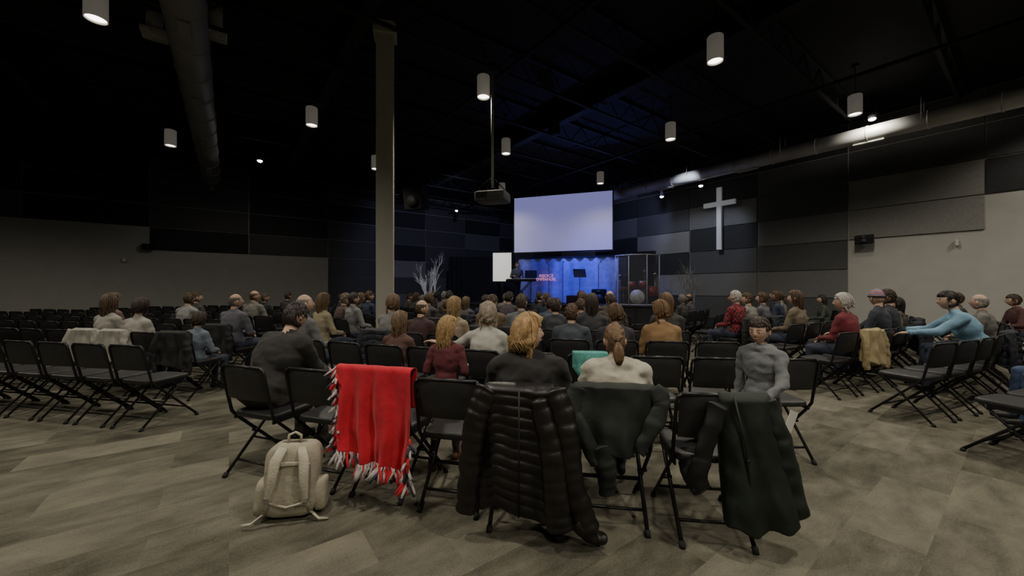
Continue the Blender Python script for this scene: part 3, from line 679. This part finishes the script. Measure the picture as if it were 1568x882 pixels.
for i in range(121):
    x=-2.1+4.2*i/120; y=.03*math.sin(x*14); vs+= [(x,y,0),(x,y,1.85)]
for i in range(120): fs.append((2*i,2*i+2,2*i+3,2*i+1))
q.add(vs,fs,0); q.box((0,0,1.88),(4.3,.08,.06),1)
q.obj('stage_backdrop',[mat('backdrop_fabric',(.35,.37,.6),.9,.15,6,.2),jm],(2.25,15.95,SH),SR)
q=MB(); vs=[];fs=[]
for i in range(121):
    x=-1.1+2.2*i/120; y=.05*math.sin(x*30); vs+= [(x,y,0),(x,y,2.0)]
for i in range(120): fs.append((2*i,2*i+2,2*i+3,2*i+1))
q.add(vs,fs,0); cme=q.mesh('black_stage_curtain',[mat('curtain_black',(.012,.012,.016),.9)])
place(cme,'black_stage_curtain',(-1.75,17.3,SH),SR+.3); o=place(cme,'black_stage_curtain',(4.95,14.75,SH),SR-.3); o.scale=(.5,1,1)
q=MB(); q.box((0,0,1.45),(.75,.05,1.15),0); q.box((0,.02,1.45),(.80,.05,1.2),1); q.tube([(0,.03,.9),(0,.03,.05)],.03,1,8); q.box((0,.03,.03),(.5,.35,.05),1)
q.obj('lit_display_banner',[mat('display_white',(.6,.6,.55),.5,.02,5,0,0,(1,.95,.82),.6),jm],(-.40,15.6,SH),-.1)
def mstand(x,y,rz):
    q=MB(); q.tube([(0,0,.02),(0,0,1.05)],.012,0,8)
    for k in range(3): a=k*2.094; q.tube([(0,0,.2),(.22*math.cos(a),.22*math.sin(a),.01)],.008,0,6)
    q.box((0,.0,1.15),(.48,.015,.33),0,Matrix.Rotation(-.4,3,'X')); q.box((0,-.05,1.0),(.48,.06,.012),0); q.obj('music_stand',[jm],(x,y,SH),rz)
mstand(2.5,14.2,.2); mstand(.75,15.3,-.1)
q=MB()
for k in range(3): a=k*2.094+.5; q.tube([(0,0,.05),(.22*math.cos(a),.22*math.sin(a),.01)],.008,0,6)
q.tube([(0,0,.02),(0,0,1.45)],.01,0,8); q.tube([(0,0,1.45),(0,-.5,1.6)],.008,0,6); q.ell((0,-.53,1.61),(.025,.05,.025),0); mme=q.mesh('microphone_stand',[jm])
for x,y in((1.9,14.4),(3.2,14.2),(1.4,14.6)): place(mme,'microphone_stand',(x,y,SH),random.uniform(2.6,3.6))
q=MB(); q.sbox((0,0,.9),(1.2,.32,.1),0,None,.3); q.box((0,-.05,.955),(1.1,.16,.012),1)
for sx in(-1,1): q.tube([(-.4,.12*sx,.86),(.4,.12*sx,.02)],.015,0,6); q.tube([(.4,.12*sx,.86),(-.4,.12*sx,.02)],.015,0,6)
q.obj('keyboard_piano',[jm,mat('piano_keys',(.6,.6,.6),.4)],(.35,14.9,SH),SR)
cu=D.curves.new('stage_neon_sign','FONT'); cu.body='REJOICE\nEMMANUEL'; cu.size=.17; cu.extrude=.01; cu.align_x='CENTER'; cu.space_line=.85
o=D.objects.new('stage_neon_sign',cu); COL.objects.link(o); o.location=(1.42,15.95,1.85); o.rotation_euler=(math.pi/2,0,SR); cu.materials.append(mat('neon_red',(.7,.3,.4),.5,.02,5,0,0,(1,.4,.5),.7))
drm=[mat('drum_shell_red',(.25,.03,.03),.3),mat('drum_head',(.5,.5,.48),.5),mat('cymbal_brass',(.6,.42,.15),.25,.1,5,0,1),mat('chrome',(.6,.6,.6),.2,.05,5,0,1)]
q=MB()
q.tube([(0,-.2,.28),(0,.2,.28)],.27,0,24); q.tube([(0,-.21,.28),(0,-.2,.28)],.255,1,24)
for x,y,z,r,h in((-.2,0,.62,.14,.2),(.2,0,.62,.15,.22),(-.5,.3,.5,.17,.14),(.5,.25,.3,.2,.35)): q.tube([(x,y,z),(x,y,z+h)],r,0,20); q.tube([(x,y,z+h),(x,y,z+h+.01)],r*.97,1,20); q.tube([(x,y,.02),(x,y,z)],.012,3,6)
for x,y,z in((-.6,.0,1.05),(.6,0,1.1),(-.65,.4,.85),(.25,-.05,1.2)): q.tube([(x,y,z),(x,y,z+.012)],[.2,.03],2,20); q.tube([(x,y,.02),(x,y,z+.05)],.01,3,6)
q.obj('drum_kit',drm,(4.55,13.95,SH),SR)
acr=mat('clear_acrylic',(.75,.8,.9),.08,.02,3,0,0,None,0,.10)
q=MB()
pts=[(-.75,.55),(-.72,-.35),(-.25,-.7),(.35,-.7),(.75,-.3),(.78,.55)]
for i in range(5):
    a=V((*pts[i],0));b_=V((*pts[i+1],0)); q.add([a,b_,b_+V((0,0,1.75)),a+V((0,0,1.75))],[(0,1,2,3)],0,False); q.tube([a,a+V((0,0,1.77))],.016,1,6); q.tube([a+V((0,0,1.75)),b_+V((0,0,1.75))],.022,1,6); q.tube([a+V((0,0,.02)),b_+V((0,0,.02))],.016,1,6)
q.tube([V((*pts[5],0)),V((*pts[5],1.77))],.016,1,6)
q.obj('drum_shield',[acr,mat('shield_edge',(.55,.58,.65),.3)],(4.5,13.85,SH),SR)
def speaker(name,loc,sz,rz,tilt=0):
    q=MB(); q.sbox((0,0,0),sz,0,None,.12); q.tube([(0,-sz[1]/2-.005,-sz[2]*.18),(0,-sz[1]/2+.01,-sz[2]*.18)],min(sz[0],sz[2])*.32,1,20); q.tube([(0,-sz[1]/2-.005,sz[2]*.28),(0,-sz[1]/2+.01,sz[2]*.28)],sz[0]*.15,1,16)
    o=q.obj(name,[jm,mat('speaker_cone',(.03,.03,.03),.6)],loc,rz); o.rotation_euler=(tilt,0,rz); return o
speaker('guitar_amplifier',(3.4,15.0,SH+.28),(.55,.3,.56),SR); speaker('floor_monitor',(2.25,13.95,SH+.17),(.5,.35,.32),SR+math.pi)
speaker('hanging_loudspeaker',(-2.95,11.8,4.2),(.62,.5,.8),-.2,.2)
q=MB(); q.tube([(0,0,0),(0,0,1.05)],.012,0,6); q.obj('loudspeaker_hanger',[jm],(-2.95,11.85,4.62))
speaker('wall_speaker',(-11.9,12.55,2.75),(.3,.2,.18),RA,.2); speaker('wall_speaker',(8.85,9.65,2.62),(.34,.2,.22),RA-math.pi/2,.2)
q=MB(); q.tube([(0,0,0),(0,0,-.5)],[.12,.14],0,16); q.tube([(0,0,0),(0,0,.2)],.012,0,6); q.ell((0,0,-.5),(.13,.13,.05),0)
me=q.mesh('pendant_stage_light',[jm]); place(me,'pendant_stage_light',(.95,8.7,5.4))
q=MB(); q.box((0,0,1.0),(.15,.08,2.02)); q.box((0,0,1.48),(1.0,.08,.15)); 
wx,wy=(.546*12.6,12.6); off=uv2(-.16,0)
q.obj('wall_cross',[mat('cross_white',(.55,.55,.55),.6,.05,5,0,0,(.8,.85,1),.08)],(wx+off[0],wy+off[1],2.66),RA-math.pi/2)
def tree(name,loc,h,m,seed,sp_=1.0):
    rn=random.Random(seed); q=MB()
    def br_(p,d,l,r,dep):
        mid=p+d*l*.5+V((rn.uniform(-1,1),rn.uniform(-1,1),0))*l*.06; e_=p+d*l; q.tube([p,mid,e_],[r,r*.85,r*.65],0,5)
        if dep==0: return
        for k in range(3):
            nd=(d+V((rn.uniform(-1,1),rn.uniform(-1,1),rn.uniform(-.1,.6)))*.6*sp_).normalized(); br_(p.lerp(e_,rn.uniform(.45,1)),nd,l*rn.uniform(.5,.7),r*.6,dep-1)
    for k in range(3): br_(V((rn.uniform(-.04,.04),rn.uniform(-.04,.04),.1)),V((rn.uniform(-.15,.15),rn.uniform(-.15,.15),1)).normalized(),h*.48,.016,4)
    q.tube([(0,0,0),(0,0,.25)],[.16,.2],1,16); q.obj(name,[m,jm],loc)
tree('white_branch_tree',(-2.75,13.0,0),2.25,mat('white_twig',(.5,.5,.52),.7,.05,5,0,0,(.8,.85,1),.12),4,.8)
tree('white_branch_tree',(5.7,12.0,0),2.1,mat('grey_twig',(.30,.30,.32),.7,.05,5),8,.6)
me=figure('standing_musician',4,10,0,('bent','bent'),'short',0,False,1.0,41,stand=True); o=place(me,'standing_musician',(.20,15.45,SH),math.pi+.2,.98); dress(o,(.55,.36,.27),(.12,.12,.14),(.03,.03,.05),(.1,.06,.03))
q=MB(); q.sbox((0,0,0),(.55,.42,.17),0,None,.25); q.tube([(.12,.2,0),(.12,.27,0)],.055,1,16); q.box((0,0,.12),(.24,.2,.03),1); q.tube([(0,0,.1),(0,0,2.2)],.025,2,10)
for i in range(6): q.box((-.2+.03*i,-.213,0),(.012,.01,.09),1)
q.tube([(-.2,-.15,.13),(0,0,.35),(.2,-.15,.13)],.008,1,6); q.tube([(-.2,.15,.13),(0,0,.35),(.2,.15,.13)],.008,1,6); q.tube([(0,0,2.15),(0,0,2.25)],.09,1,14)
q.obj('ceiling_projector',[mat('projector_grey',(.14,.14,.15),.5),jm,mat('steel_pole',(.45,.45,.43),.5,.05,5,0,.2)],(-.33,6.5,2.93),-.25)
q=MB(); q.sbox((0,0,0),(.1,.06,.14),0,None,.4); sm2=q.mesh('wall_sensor',[mat('sensor_white',(.5,.5,.48),.5)])
for v,u_,z in((-2.7,17.25,2.3),(13.0,1.0,2.4)): place(sm2,'wall_sensor',(*uv2(v,u_),z),RA)
# ---------------------------------------------------------------- stage lights
B=(.06,.09,1)
spot('stage_blue_light',(2.5,14.75,4.9),(2.75,15.9,1.7),1100,B,50,.8,.1)
spot('stage_blue_light',(1.2,15.2,4.9),(1.2,16.3,1.2),250,B,60)
spot('stage_blue_light',(3.2,14.6,4.6),(3.9,14.2,.8),300,(.25,.3,1),70)
spot('stage_blue_uplight',(3.0,14.6,1.2),(1.9,10.6,5.7),380,(.15,.2,1),48,.9)
spot('stage_blue_light',(3.0,9.5,4.9),(2.9,13.9,2.4),420,(.04,.06,1),34,1)
spot('stage_wash_light',(-1.5,11,4.9),(.0,15.4,1.4),120,(.8,.85,1),40)
spot('stage_wash_light',(4.6,10.8,4.9),(6.4,12.9,3.2),200,(.75,.82,1),60)
spot('stage_wash_light',(4.8,12.5,4.7),(4.5,16.5,3.2),150,(.5,.55,1),80)
spot('stage_wash_light',(-1.5,11.5,4.7),(-3.2,18,2.5),260,(.55,.6,1),80)
w=D.worlds.new('w'); SC.world=w; w.use_nodes=True; w.node_tree.nodes['Background'].inputs[0].default_value=(.02,.02,.025,1)
cd=D.cameras.new('camera'); cd.sensor_width=36; cd.lens=13.5; cd.clip_end=200; cd.clip_start=.05
co=D.objects.new('camera',cd); COL.objects.link(co); co.location=(0,0,1.4); co.rotation_euler=(math.pi/2,0,0); SC.camera=co
print('seats',len(seats))
